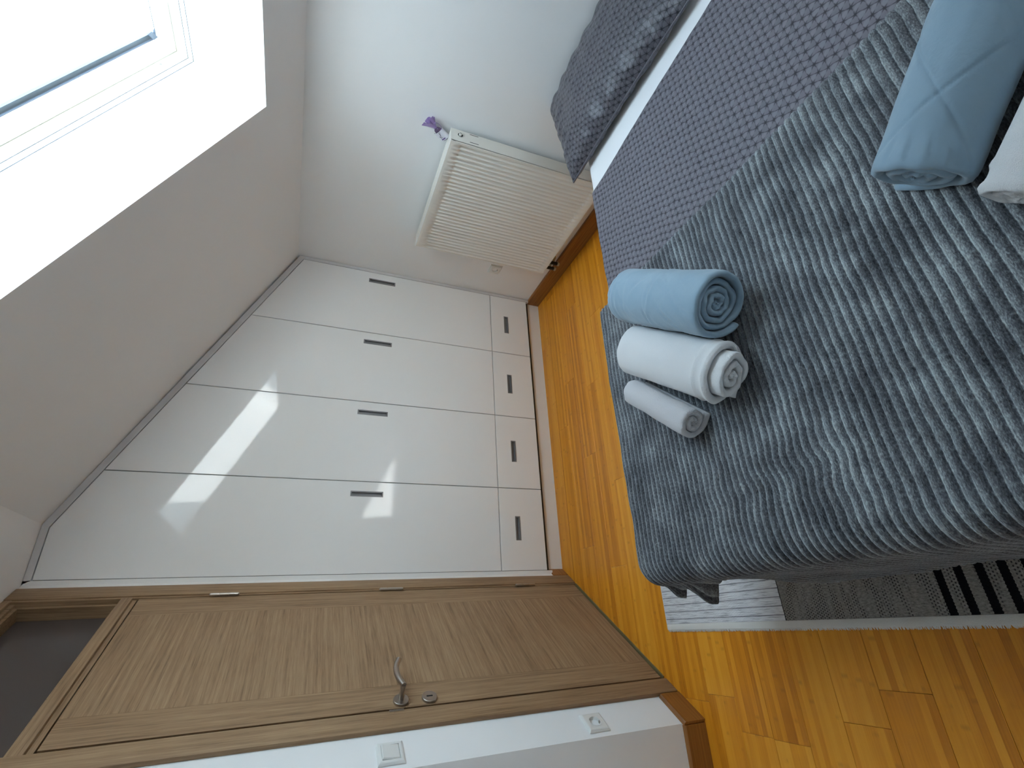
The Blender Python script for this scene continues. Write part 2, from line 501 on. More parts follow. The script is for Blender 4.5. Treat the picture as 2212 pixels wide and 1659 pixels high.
# ceiling: flat part, sloped part with the skylight shaft cut through it
CA = 0.0; 
C0 = Vector((0.7141, -1.1847, 1.7831))         # low far corner of the shaft on the slope
SHAFT_L, SHAFT_W, SHAFT_D = 1.262, 0.805, 0.293 # up the slope, along the room, depth
def sl(a, b, n): return C0 + Vector((TX*a + NX*n, b, TZ*a + NZ*n))   # a: down slope (+), b: along y, n: outwards
def slx(x): return Vector((x, 0, ZC + (XW-x)*SL))
ce = MB()
ah = -SHAFT_L
yf, yn = 0.64, YB-0.09
a_lo = (XW+0.10 - C0.x)/TX; a_hi = (XK - C0.x)/TX
def quad(p): ce.add(p, [(0, 1, 2, 3)])
bf, bn = yf-C0.y, yn-C0.y
for a0, a1, b0, b1 in ((a_lo, a_hi, bf, 0.0), (a_lo, 0.0, 0.0, -SHAFT_W), (ah, a_hi, 0.0, -SHAFT_W), (a_lo, a_hi, -SHAFT_W, bn)):
    quad([sl(a0, b0, 0), sl(a1, b0, 0), sl(a1, b1, 0), sl(a0, b1, 0)])
for (a0, b0), (a1, b1) in (((0, 0), (ah, 0)), ((ah, 0), (ah, -SHAFT_W)), ((ah, -SHAFT_W), (0, -SHAFT_W)), ((0, -SHAFT_W), (0, 0))):
    quad([sl(a0, b0, 0), sl(a1, b1, 0), sl(a1, b1, SHAFT_D), sl(a0, b0, SHAFT_D)])
# outer roof skin keeps daylight out
for a0, a1, b0, b1 in ((a_lo+.2, a_hi, bf, 0.0), (a_lo+.2, 0.0, 0.0, -SHAFT_W), (ah, a_hi, 0.0, -SHAFT_W), (a_lo+.2, a_hi, -SHAFT_W, bn)):
    quad([sl(a0, b0, SHAFT_D), sl(a1, b0, SHAFT_D), sl(a1, b1, SHAFT_D), sl(a0, b1, SHAFT_D)])
ce.box((XL-0.1, yn, ZK), (XK+0.001, yf, ZK+0.30))
structure(ce.build('ceiling', WALL, recalc=False), 'white attic ceiling sloping down to the knee wall', 'ceiling')
# roof skin joins down to the knee wall
structure(MB().box((XW+0.10, yn, -0.1), (XW+0.14, yf, ZC+0.35)).build('trim_1', WALL), 'outer face of the knee wall', 'wall')

# skirting boards
def skirting(name, p, q, inward, h, label):
    p, q, n = Vector(p), Vector(q), Vector(inward)
    mb = MB()
    P = [p, p+n*0.016, p+n*0.016+Vector((0, 0, h-0.004)), p+n*0.012+Vector((0, 0, h)), p+Vector((0, 0, h))]
    mb.prism(P, q-p)
    structure(mb.build(name, SKIRT), label, 'skirting board')
skirting('baseboard_right', (XW, YB+0.02, 0), (XW, 0.033, 0), (-1, 0, 0), 0.098, 'brown bamboo skirting below the radiator')
skirting('baseboard_left', dwall(0.99, wn), dwall(SC+0.012, wn), DN, 0.092, 'short brown bamboo skirting between door and outer corner')
skirting('baseboard_front', (PC.x-0.004, PC.y, 0), (XL, PC.y, 0), (0, -1, 0), 0.092, 'brown bamboo skirting along the wall turning left')
skirting('baseboard_corner', dwall(-0.045, wn), dwall(0.026, wn), DN, 0.092, 'end of bamboo skirting between wardrobe plinth and door casing')

# ------------------------------------------------------------------ skylight
win = empty('window_1', sl(-SHAFT_L/2, -SHAFT_W/2, SHAFT_D)); tag(win, 'white framed skylight window in the sloped ceiling', 'window', kind='structure')
WO = win.location.copy()
def wq(a, b, n): return sl(a, b, n) - WO
def ring(mb, i0, i1, n0, n1, mi=0, i0a=None, i1a=None):
    """rectangular ring of the shaft outline: inset i0 (outer) to i1 (inner), depth n0..n1"""
    def rect(i, n): return [wq(-i, -i, n), wq(-SHAFT_L+i, -i, n), wq(-SHAFT_L+i, -SHAFT_W+i, n), wq(-i, -SHAFT_W+i, n)]
    A_, B_, C_, D_ = rect(i0, n0), rect(i1, n0), rect(i1, n1), rect(i0, n1)
    for k in range(4):
        j = (k+1) % 4
        mb.add([A_[k], A_[j], B_[j], B_[k]], [(0, 1, 2, 3)], mi)
        mb.add([B_[k], B_[j], C_[j], C_[k]], [(0, 1, 2, 3)], mi)
        mb.add([C_[k], C_[j], D_[j], D_[k]], [(0, 1, 2, 3)], mi)
        mb.add([D_[k], D_[j], A_[j], A_[k]], [(0, 1, 2, 3)], mi)
n0 = SHAFT_D
mb = MB(); ring(mb, -0.06, 0.003, n0-0.001, n0+0.0092); ring(mb, -0.06, 0.0055, n0+0.0105, n0+0.0295); mb.build('lining', WIN_LINING, win)
mb = MB(); ring(mb, -0.06, 0.0085, n0+0.0305, n0+0.14); mb.build('window_frame', WIN_LINING, win)
mb = MB(); ring(mb, 0.0075, 0.0135, n0+0.078, n0+0.082); ring(mb, 0.0, 0.0045, n0+0.0094, n0+0.0103); ring(mb, 0.0, 0.007, n0+0.0297, n0+0.0303); mb.build('seal_and_groove_shade', GASKET, win)  # sash seal, plus dark strips standing in for shade in the lining grooves
mb = MB(); ring(mb, 0.0125, 0.052, n0+0.072, n0+0.118); sash = mb.build('sash', WIN_WHITE, win)
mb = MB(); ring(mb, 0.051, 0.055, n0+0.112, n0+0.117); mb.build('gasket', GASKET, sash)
_e1 = wq(-SHAFT_L+.05, -.05, 0)-wq(-.05, -.05, 0); _e2 = wq(-.05, -SHAFT_W+.05, 0)-wq(-.05, -.05, 0)
PANE_ORDER = (0, 1, 2, 3) if _e1.cross(_e2).dot(Vector((NX, 0, NZ))) < 0 else (3, 2, 1, 0)   # front side towards the room
mb = MB(); mb.add([wq(-.05, -.05, n0+.114), wq(-SHAFT_L+.05, -.05, n0+.114), wq(-SHAFT_L+.05, -SHAFT_W+.05, n0+.114), wq(-.05, -SHAFT_W+.05, n0+.114)], [PANE_ORDER])
mb.build('pane', GLASS, sash, recalc=False)
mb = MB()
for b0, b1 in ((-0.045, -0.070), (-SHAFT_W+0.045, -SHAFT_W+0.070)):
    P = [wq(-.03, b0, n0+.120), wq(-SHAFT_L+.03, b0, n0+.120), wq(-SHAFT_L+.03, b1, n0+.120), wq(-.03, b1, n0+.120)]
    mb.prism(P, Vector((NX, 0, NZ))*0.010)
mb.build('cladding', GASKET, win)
mb = MB()
pl = wq(-0.115, -0.011, n0+0.055)
mb.lathe(pl, (0, -1, 0), [(0, .0085), (.0012, .008), (.0018, .006), (.001, .0045)], 20, 0)
mb.lathe(pl, (0, -1, 0), [(.0008, .0046), (.0004, .0001)], 20, 1)
mb.build('screw_cap', [WIN_WHITE, plain('grey screw cap', (0.2, 0.2, 0.19), 0.5)], win, smooth=30)
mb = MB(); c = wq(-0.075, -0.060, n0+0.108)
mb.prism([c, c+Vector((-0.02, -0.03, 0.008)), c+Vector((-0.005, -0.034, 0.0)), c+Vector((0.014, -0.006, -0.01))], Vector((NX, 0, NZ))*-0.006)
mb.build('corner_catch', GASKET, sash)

pd = bpy.data.lights.new('skylight_portal', 'AREA'); pd.shape = 'RECTANGLE'; pd.size = SHAFT_L; pd.size_y = SHAFT_W
pd.cycles.is_portal = True
po = bpy.data.objects.new('skylight_portal', pd); COL.objects.link(po)
po.matrix_world = Matrix(((TX, 0, NX), (0, 1, 0), (TZ, 0, NZ))).to_4x4()
po.location = sl(-SHAFT_L/2, -SHAFT_W/2, SHAFT_D+0.15)

# ------------------------------------------------------------------ door with transom, in an angled frame
door = empty('door_1', (DX, DY, 0), DROT)
tag(door, 'limed oak interior door with smoked glass transom', 'door', kind='structure')
fr = MB()
S0, S1, S2, S3 = 0.030, 0.1245, 0.8995, 0.985
ZT = 2.452
fr.box((S0, wn-0.001, 0), (S1-0.010, 0.004, 2.467), bev=0.0025)
fr.box((S1-0.012, wn-0.05, 0), (S1, -0.002, 2.467))
fr.box((S2+0.010, wn-0.001, 0), (S3, 0.004, 2.467), bev=0.003)
fr.box((S2+0.002, wn-0.05, 0), (S2+0.012, -0.016, 2.467))
casing = fr.build('casing', OAK_V, door, smooth=35)
fr = MB()
fr.box((S1-0.004, -0.05, 2.056), (S2+0.012, 0.001, 2.0945), bev=0.002)
fr.box((S1-0.004, -0.05, 2.040), (S2+0.012, -0.010, 2.0555))
fr.box((S1-0.012, -0.08, 2.441), (S2+0.012, 0.001, 2.467), bev=0.002)
fr.build('transom_bar', OAK_H, door, smooth=35)
fr = MB()
for d, i in ((-0.012, 0.014), (-0.024, 0.026)):
    s0, s1, z0, z1 = S1-0.012, S2+0.012, 2.0945, 2.441
    fr.box((s0, -0.09, z0), (s0+i-0.003, d, z1)); fr.box((s1-i+0.003, -0.09, z0), (s1, d, z1))
    fr.box((s0, -0.09, z1-i), (s1, d, z1)); fr.box((s0, -0.09, z0), (s1, d, z0+i-0.012))
fr.build('transom_jamb', OAK_V, door)
MB().box((S1-0.012, -0.082, 2.09), (S2+0.012, -0.074, 2.445)).build('transom_pane', SMOKED, door)
leaf = MB().box((S1+0.128, -0.044, 0.012), (S2-0.118, -0.004, 2.033)).build('door_leaf', OAK_H, door)
mb = MB().box((S1+0.003, -0.044, 0.012), (S1+0.128, -0.004, 2.033), bev=0.001); mb.build('stile', OAK_V, leaf)
mb = MB().box((S2-0.118, -0.044, 0.012), (S2-0.006, -0.004, 2.033), bev=0.001); mb.build('stile', OAK_V, leaf)
for z0, z1 in ((1.673, 1.779), (0.964, 1.070), (0.257, 0.364)):
    h = MB(); s = S1+0.004; y = 0.006; q = (z1-z0)/3
    for k in range(3): h.cyl((s, y, z0+q*k+0.0006), (s, y, z0+q*(k+1)-0.0006), 0.0068, 14)
    h.cyl((s, y, z1), (s, y, z1+0.004), 0.005, 12, r2=0.003); h.cyl((s, y, z0-0.004), (s, y, z0), 0.003, 12, r2=0.005)
    h.build('hinge', STEEL, leaf, smooth=40)
hs, hz = 0.864, 1.073
h = MB()
h.lathe((hs, -0.004, hz), (0, 1, 0), [(0, .0262), (.008, .0262), (.0095, .0247), (.0095, .0001)], 36)
pts = [(hs, 0.004, hz), (hs, 0.050, hz)]
arm = []
for k in range(13):
    t = k/12; arm.append((hs - 0.134*t, 0.057 + 0.004*sin(t*pi), hz + 0.0 + 0.019*sin(t*pi*0.98)*(1-0.15*t) - 0.004*t))
h.tube(pts + [(hs, 0.0572, hz)], 0.0094, 16)
h.tube([(hs+0.004, 0.0567, hz-0.001)] + arm, 0.0094, 16)
h.build('door_handle', STEEL, leaf, smooth=40)
h = MB(); ks, kz = 0.864, 0.975
h.lathe((ks, -0.004, kz), (0, 1, 0), [(0, .0262), (.008, .0262), (.0095, .0247), (.0095, .0001)], 36)
h.box((ks-0.003, 0.0045, kz-0.0075), (ks+0.003, 0.0059, kz+0.0075), 1)
h.cyl((ks, 0.0045, kz+0.0075), (ks, 0.0059, kz+0.0075), 0.0036, 14, 1); h.cyl((ks, 0.0045, kz-0.0075), (ks, 0.0059, kz-0.0075), 0.0036, 14, 1)
h.build('keyhole_rosette', [STEEL, DARK], leaf, smooth=40)
MB().box((S2+0.008, -0.02, 1.070), (S2+0.016, 0.0048, 1.118)).build('strike_plate', STEEL, door)
MB().box((S1, -0.05, 0.0), (S2, 0.004, 0.0045), bev=0.001).build('threshold', BRASS, door)

# ------------------------------------------------------------------ switch and sockets
def wall_plate(root_loc, rz, name, label, kind):
    """local x along the wall, y out of the wall, z up, origin at plate centre"""
    r = empty(name, root_loc, rz); tag(r, label, 'light switch' if kind == 'switch' else 'socket')
    mb = MB()
    w = 0.0405
    prof = [(0.0, w), (0.004, w), (0.0085, w-0.0045), (0.0095, w-0.008)]
    for (y0, a), (y1, b) in zip(prof[:-1], prof[1:]):
        P = [(-a, y0, -a), (a, y0, -a), (a, y0, a), (-a, y0, a)]; Q = [(-b, y1, -b), (b, y1, -b), (b, y1, b), (-b, y1, b)]
        for k in range(4): mb.add([P[k], P[(k+1) % 4], Q[(k+1) % 4], Q[k]], [(0, 1, 2, 3)])
    b = prof[-1][1]; i = 0.0275
    if kind == 'switch':
        for P in (((-b, -b), (b, -b), (i, -i), (-i, -i)), ((b, -b), (b, b), (i, i), (i, -i)), ((b, b), (-b, b), (-i, i), (i, i)), ((-b, b), (-b, -b), (-i, -i), (-i, i))):
            mb.add([(p, 0.0095, q) for p, q in P], [(0, 1, 2, 3)])
        mb.box((-i, 0.0, -i), (i, 0.002, i), 1)
        for p, q in (((-i, -i), (i, -i)), ((i, -i), (i, i)), ((i, i), (-i, i)), ((-i, i), (-i, -i))):
            mb.add([(p[0], 0.0095, p[1]), (q[0], 0.0095, q[1]), (q[0], 0.002, q[1]), (p[0], 0.002, p[1])], [(0, 1, 2, 3)])
        mb.build('plate', [PLASTIC, DARK], r)
        k = MB(); j = i-0.0007; e = 0.003
        # rocker, tipped: upper half stands proud
        yt, yb = 0.0155, 0.0100
        k.add([(-j, .002, -j), (j, .002, -j), (j, .002, j), (-j, .002, j), (-j, yb-e, -j), (j, yb-e, -j), (j, yt-e, j), (-j, yt-e, j),
               (-j+e, yb, -j+e), (j-e, yb, -j+e), (j-e, yt, j-e), (-j+e, yt, j-e)],
              [(0, 1, 2, 3), (0, 1, 5, 4), (1, 2, 6, 5), (2, 3, 7, 6), (3, 0, 4, 7), (4, 5, 9, 8), (5, 6, 10, 9), (6, 7, 11, 10), (7, 4, 8, 11), (8, 9, 10, 11)])
        k.build('rocker', PLASTIC, r)
    else:
        n = 32; R_ = 0.0205
        for t in range(n):
            t0, t1 = 2*pi*t/n, 2*pi*(t+1)/n
            def sq(a):
                c, s_ = cos(a), sin(a); f = b/max(abs(c), abs(s_)); return (c*f, 0.0095, s_*f)
            mb.add([sq(t0), sq(t1), (R_*cos(t1), .0095, R_*sin(t1)), (R_*cos(t0), .0095, R_*sin(t0))], [(0, 1, 2, 3)])
        mb.build('plate', PLASTIC, r, smooth=20)
        k = MB(); k.lathe((0, 0.0105, 0), (0, -1, 0), [(0, .0222), (0, .0200), (0.018, .0195), (0.018, .0001)], n)
        for sx in (-1, 1):
            k.cyl((sx*0.0095, -0.0076, 0), (sx*0.0095, -0.0060, 0), 0.0026, 12, 1)
        for sz in (-1, 1): k.box((-0.0035, -0.0075, sz*0.0193), (0.0035, 0.0080, sz*0.0172), 2)
        k.build('socket_well', [PLASTIC, DARK, STEEL], r, smooth=40)
    return r
DR = DROT
wall_plate(dwall(1.0245+0.0408, wn, 1.172-0.0408), DR, 'light_switch', 'white rocker light switch beside the door casing', 'switch')
wall_plate(dwall(1.0241+0.0408, wn, 0.4672-0.0408), DR, 'wall_socket', 'white wall socket low on the strip between door and outer corner', 'socket')
wall_plate((XW, -0.257, 0.455), radians(90), 'wall_socket', 'white wall socket between the radiator and the wardrobe', 'socket')

# ------------------------------------------------------------------ fitted wardrobe
wd = empty('fitted_wardrobe', (0, 0, 0)); tag(wd, 'white gloss fitted wardrobe with four doors and four drawers under the slope', 'wardrobe')
XS = [-0.9342, -0.4663, 0.0006, 0.4661, 0.9271]
ZD, ZB = 0.3982, 0.1152
XKI, ZKI = -0.7229, 2.4411                      # kink of the inner frame line
def topz(x): return min(ZKI, 1.6372 + (0.9271-x)*(ZKI-1.6372)/(0.9271-XKI))
G = 0.0021
def front_panel(mb, poly, hole, th=0.019, ch=0.0012, deep=0.013):
    """panel in the x-z plane at y=0 with a recess for the handle; poly starts low-left, counter-clockwise"""
    cx = sum(p[0] for p in poly)/len(poly); cz = sum(p[1] for p in poly)/len(poly)
    n = len(poly)
    ins = []
    for k in range(n):
        p0, p1, p2 = Vector(poly[k-1]), Vector(poly[k]), Vector(poly[(k+1) % n])
        d1, d2 = (p1-p0).normalized(), (p2-p1).normalized()
        n1, n2 = Vector((-d1.y, d1.x)), Vector((-d2.y, d2.x))
        bis = (n1+n2).normalized(); ins.append(p1 + bis*ch/max(0.3, bis.dot(n1)))
    F = [(p[0], 0.0, p[1]) for p in ins]; O = [(p[0], ch, p[1]) for p in poly]; B = [(p[0], th, p[1]) for p in poly]
    for k in range(n):
        j = (k+1) % n
        mb.add([F[k], F[j], O[j], O[k]], [(0, 1, 2, 3)]); mb.add([O[k], O[j], B[j], B[k]], [(0, 1, 2, 3)])
    mb.add(B, [list(range(n))])
    x0, x1, z0, z1 = hole
    H = [(x0, 0, z0), (x1, 0, z0), (x1, 0, z1), (x0, 0, z1)]; D = [(p[0], deep, p[2]) for p in H]
    mb.add([F[0], F[1], H[1], H[0]], [(0, 1, 2, 3)])
    mb.add([F[1], F[2], H[2], H[1]], [(0, 1, 2, 3)])
    mb.add([F[2]] + F[3:n] + [H[3], H[2]], [list(range(n-2+2))])
    mb.add([F[n-1], F[0], H[0], H[3]], [(0, 1, 2, 3)])
    for k in range(4): mb.add([H[k], H[(k+1) % 4], D[(k+1) % 4], D[k]], [(0, 1, 2, 3)])
    mb.add(D, [(0, 1, 2, 3)])
def pull(parent, x0, x1, z0, z1, vertical):
    mb = MB(); b = 0.0065; y = -0.0012
    O = [(x0, z0), (x1, z0), (x1, z1), (x0, z1)]; I = [(x0+b, z0+b), (x1-b, z0+b), (x1-b, z1-b), (x0+b, z1-b)]
    for k in range(4):
        j = (k+1) % 4
        mb.add([(O[k][0], y, O[k][1]), (O[j][0], y, O[j][1]), (I[j][0], y, I[j][1]), (I[k][0], y, I[k][1])], [(0, 1, 2, 3)], 0)
        mb.add([(O[k][0], y, O[k][1]), (O[j][0], y, O[j][1]), (O[j][0], 0.004, O[j][1]), (O[k][0], 0.004, O[k][1])], [(0, 1, 2, 3)], 0)
        mb.add([(I[k][0], y, I[k][1]), (I[j][0], y, I[j][1]), (I[j][0], 0.012, I[j][1]), (I[k][0], 0.012, I[k][1])], [(0, 1, 2, 3)], 2)
    mb.add([(I[k][0], 0.0118, I[k][1]) for k in range(4)], [(0, 1, 2, 3)], 1)
    mb.build('handle', [HANDLE_GREY, HANDLE_INNER, HANDLE_INNER], parent, recalc=False)
for i in range(4):
    xl, xr_ = XS[i]+G, XS[i+1]-G
    e = 0.0035
    poly = [(xl, ZD+G), (xr_, ZD+G), (xr_, topz(xr_)-e)]
    if xl < XKI < xr_: poly.append((XKI, ZKI-e))
    poly.append((xl, topz(xl)-e))
    hx = XS[i+1] - 0.0666
    mb = MB(); hole = (hx-0.0146, hx+0.0146, 1.066, 1.235)
    front_panel(mb, poly, hole)
    d = mb.build('door', GLOSS, wd)
    pull(d, *hole, True)
    poly = [(xl, ZB+G), (xr_, ZB+G), (xr_, ZD-G), (xl, ZD-G)]
    cx = (XS[i]+XS[i+1])/2
    mb = MB(); hole = (cx-0.0685, cx+0.0685, 0.2675, 0.3005)
    front_panel(mb, poly, hole)
    d = mb.build('drawer', GLOSS, wd)
    pull(d, *hole, False)
# frame strips on the right, along the slope and along the flat ceiling
XO = 0.9475
zo = lambda x: 1.6597 + (XO-x)*(2.4662-1.6597)/(XO+0.7108)
fr = MB()
fr.prism([(0.9271, -0.0005, ZB-0.018), (XO, -0.0005, ZB-0.018), (XO, -0.0005, 1.6597), (0.9271, -0.0005, 1.6372)], (0, 0.06, 0))
fr.prism([(0.9271, -0.0005, 1.6372), (XO, -0.0005, 1.6597), (-0.7108, -0.0005, 2.4662), (XKI, -0.0005, ZKI)], (0, 0.06, 0))
fr.prism([(XKI, -0.0005, ZKI), (-0.7108, -0.0005, 2.4662), (-0.9485, -0.0005, 2.4662), (-0.9342, -0.0005, ZKI)], (0, 0.06, 0))
fr.build('frame', FRAME_WHITE, wd)
_q = dwall(0.029, -0.003); zf = ZB-0.03
fr = MB().prism([(-0.9342, -0.0005, zf), (-0.9342, 0.04, zf), (-0.995, 0.04, zf), (_q.x-0.02, _q.y, zf), (_q.x, _q.y, zf), (-0.9535, -0.0005, zf)], (0, 0, 2.4662-zf)); fr.build('side_filler', PLINTH, wd)
# carcass behind
mb = MB(); mb.prism([(-0.949, 0.0205, ZB-0.018), (0.945, 0.0205, ZB-0.018), (0.945, 0.0205, 1.655), (-0.712, 0.0205, 2.46), (-0.949, 0.0205, 2.46)], (0, 0.58, 0))
mb.build('carcass', DARK_GAP, wd)
MB().box((-0.9500, 0.035, 0.0), (0.9475, 0.053, ZB-0.0005)).build('plinth', PLINTH, wd)

# ------------------------------------------------------------------ radiator
rad = empty('radiator', (0.88, -0.816, 0.6)); tag(rad, 'white fluted panel radiator on the knee wall', 'radiator')
RO = rad.location.copy()
RX, RY0, RY1, RZ0, RZ1 = 0.838, -1.1966, -0.4355, 0.190, 1.0250
def rp(x, y, z): return Vector((x, y, z)) - RO
mb = MB()
pit = 0.0245; ny = int((RY1-RY0-0.024)/pit); ym = (RY1-RY0-ny*pit)/2
ys = [RY0+0.004, RY0+ym]
pr = [0.0, 0.0]
for k in range(ny):
    for f, hgt in ((0.10, 0.0), (0.24, 0.75), (0.40, 1.0), (0.60, 1.0), (0.76, 0.75), (0.90, 0.0)):
        ys.append(RY0+ym+(k+f)*pit); pr.append(hgt)
ys += [RY1-ym, RY1-0.004]; pr += [0.0, 0.0]
zs = [(RZ0+0.004, 0), (RZ0+0.040, 0), (RZ0+0.049, 0.8), (RZ0+0.055, 1), (0.6, 1), (RZ1-0.060, 1), (RZ1-0.054, 0.8), (RZ1-0.045, 0), (RZ1-0.010, 0)]
o = len(mb.v)
for z, f in zs:
    for y, h_ in zip(ys, pr): mb.v.append(tuple(rp(RX + 0.0085*h_*f, y, z)))
nn = len(ys)
for k in range(len(zs)-1):
    for i in range(nn-1):
        mb.f.append([o+k*nn+i, o+k*nn+i+1, o+(k+1)*nn+i+1, o+(k+1)*nn+i]); mb.mi.append(0)
b0, b1 = rp(RX, RY0+0.004, RZ0+0.004), rp(RX+0.014, RY1-0.004, RZ1-0.010)
for P in ([(b0.x, b0.y, b0.z), (b0.x, b0.y, b1.z), (b1.x, b0.y, b1.z), (b1.x, b0.y, b0.z)], [(b0.x, b1.y, b0.z), (b0.x, b1.y, b1.z), (b1.x, b1.y, b1.z), (b1.x, b1.y, b0.z)],
          [(b0.x, b0.y, b0.z), (b0.x, b1.y, b0.z), (b1.x, b1.y, b0.z), (b1.x, b0.y, b0.z)], [(b0.x, b0.y, b1.z), (b0.x, b1.y, b1.z), (b1.x, b1.y, b1.z), (b1.x, b0.y, b1.z)]):
    mb.add(P, [(0, 1, 2, 3)])
mb.build('fluted_panel', RAD, rad, smooth=42)
# rear panel and convector body
mb = MB().box(rp(0.905, RY0+0.012, RZ0+0.006), rp(0.918, RY1-0.012, RZ1-0.012)); mb.build('rear_panel', RAD, rad)
mb = MB()
for k in range(24):
    y = RY0+0.03+k*(RY1-RY0-0.06)/23; mb.box(rp(0.853, y-0.001, RZ0+0.03), rp(0.904, y+0.001, RZ1-0.03))
tag(mb.build('convector_fins', RAD, rad), kind='stuff')
# top grille with slots
mb = MB()
mb.box(rp(RX+0.001, RY0+0.0017, RZ1-0.012), rp(RX+0.006, RY1, RZ1-0.0005), bev=0.001)
mb.box(rp(RX+0.008, RY0+0.0017, RZ1-0.008), rp(RX+0.045, RY1, RZ1-0.0020), bev=0.0012)
mb.box(rp(RX+0.047, RY0+0.0017, RZ1-0.008), rp(RX+0.078, RY1, RZ1-0.0020), bev=0.0012)
mb.box(rp(RX+0.069, RY0+0.0017, RZ1-0.010), rp(RX+0.082, RY1, RZ1), bev=0.002)
mb.box(rp(RX+0.003, RY0+0.0017, RZ1-0.022), rp(RX+0.081, RY1-0.0017, RZ1-0.0065))
mb.build('top_grille', RAD, rad)
# side covers; the near one carries vent, slots and air valve
for yy, s in ((RY0, -1), (RY1, 1)):
    mb = MB()
    mb.box(rp(RX+0.003, yy, RZ0+0.004), rp(0.919, yy-s*0.0015, RZ1+0.0002), 0)
    mb.box(rp(RX+0.003, yy, RZ0+0.004), rp(RX+0.0045, yy-s*0.012, RZ1-0.001), 0)
    if s < 0:
        cz, cx = RZ1-0.045, 0.884
        mb.lathe(rp(cx, yy-0.0002, cz), (0, -1, 0), [(0, .0155), (.0018, .0150), (.0018, .0125)], 28, 0)
        mb.lathe(rp(cx, yy-0.0002, cz), (0, -1, 0), [(.0018, .0125), (.0002, .0120), (.0002, .0001)], 28, 1)
        mb.cyl(rp(cx, yy-0.012, cz+0.001), rp(cx, yy, cz+0.001), 0.0068, 16, 0)
        mb.box(rp(cx-0.0015, yy-0.0123, cz-0.004), rp(cx+0.0015, yy-0.0118, cz+0.006), 1)
        for x in (0.858, 0.911): mb.box(rp(x-0.0015, yy-0.0004, RZ1-0.135), rp(x+0.0015, yy+0.0002, RZ1-0.092), 1)
    mb.build('side_cover', [RAD, DARK], rad, smooth=35)
for k, y in enumerate((-0.470, -0.520)):
    mb = MB()
    mb.cyl(rp(0.872, y, RZ0+0.004), rp(0.872, y, 0.128), 0.0105, 16, 1)
    mb.lathe(rp(0.872, y, 0.128), (0, 0, -1), [(0, .0125), (.012, .0125), (.014, .010), (.014, .0001)], 18, 0)
    mb.tube([rp(0.872, y, 0.150), rp(0.895, y, 0.150), rp(0.915, y, 0.140), rp(XW-0.0005, y, 0.140)], 0.008, 12, 0)
    mb.build('valve', [plain('beige valve cap', (0.45, 0.40, 0.30), 0.4), DARK], rad, smooth=40)
for y in (RY0+0.12, RY1-0.12):
    MB().box(rp(0.918, y-0.015, 0.30), rp(XW-0.0005, y+0.015, 0.95)).build('bracket', RAD, rad)

# ------------------------------------------------------------------ lavender sachet on the radiator
ORG = plain('purple organza', (0.26, 0.17, 0.42), 0.6, sheen=0.5)
LAV = plain('dried lavender', (0.10, 0.07, 0.13), 0.9, bump=0.8, bump_scale=300)
LAB = plain('white paper tag', (0.66, 0.66, 0.72), 0.6)
INK = plain('violet black ink', (0.03, 0.02, 0.06), 0.6)
PUR = plain('violet ink', (0.10, 0.05, 0.20), 0.6)
sa = empty('lavender_sachet', (0.921, -1.128, 1.030)); tag(sa, 'small purple lavender sachet with paper tag standing on the radiator', 'sachet')
ax = Vector((0.02, -0.62, 0.95)).normalized(); sd = Vector((0, 0.95, 0.62)).normalized(); nr = Vector((-1, 0, 0.02)).normalized()
def sp(a, w, n): return ax*a + sd*w + nr*n
mb = MB()
def bag(u, v):
    t = 2*pi*v; a = u*0.078
    w = 0.022*(0.75+0.25*sin(pi*min(1, u*1.3)))*(1-0.72*sstep(0.80, 1.0, u)); d = 0.011*(0.6+0.4*sin(pi*u))*(1-0.5*sstep(0.8, 1, u))
    k = 1+0.10*nz(cos(t)*2, sin(t)*2, u*6)
    return sp(a, w*cos(t)*k, d*sin(t)*k)
mb.grid(16, 25, bag)
mb.build('bag', [LAV], sa, smooth=60)
mb = MB()
def ruff(u, v):
    t = 2*pi*v; a = 0.076 + u*0.048
    fl_ = 0.006 + u*0.016*(1+0.25*sin(5*t+1)) ; k = 1+0.30*u*sin(7*t+u*2)
    return sp(a*(1+0.06*u*sin(3*t)), fl_*cos(t)*1.3*k, (fl_*0.55)*sin(t)*k + 0.004*u)
mb.grid(10, 49, ruff)
mb.build('ruffle', ORG, sa, smooth=80)
mb = MB()
pts = [sp(0.076 + 0.022*sin(t), -0.006-0.014*(1-cos(t))*0.8, 0.006) for t in [2*pi*k/20 for k in range(21)]]
mb.tube(pts, 0.0011, 6)
pts = [sp(0.077, 0.008*cos(2*pi*k/20), 0.008*sin(2*pi*k/20)) for k in range(21)]
mb.tube(pts, 0.0016, 6)
mb.build('ribbon', ORG, sa, smooth=60)
mb = MB()
def wrap(u, v):
    t = pi*(-0.06+1.12*v); a = 0.006+u*0.050
    return sp(a, 0.0245*cos(t), 0.0135*sin(t))
mb.grid(2, 25, wrap); mb.build('paper_tag', LAB, sa, smooth=60)
def ink(name, segs, mat, wd_=0.0010):
    mb = MB()
    pieces = []
    for (a0, w0), (a1, w1) in segs:
        for k in range(8): pieces.append(((a0+(a1-a0)*k/8, w0+(w1-w0)*k/8), (a0+(a1-a0)*(k+1)/8, w0+(w1-w0)*(k+1)/8)))
    for (a0, w0), (a1, w1) in pieces:
        d = Vector((a1-a0, w1-w0)).normalized(); q = Vector((-d.y, d.x))*wd_
        P = []
        for a, w in ((a0+q.x, w0+q.y), (a1+q.x, w1+q.y), (a1-q.x, w1-q.y), (a0-q.x, w0-q.y)):
            c_ = max(-1, min(1, w/0.0245)); P.append(sp(a, w, 0.0135*sqrt(max(0, 1-c_*c_))+0.0006))
        mb.add(P, [(0, 1, 2, 3)])
    mb.build(name, mat, sa)
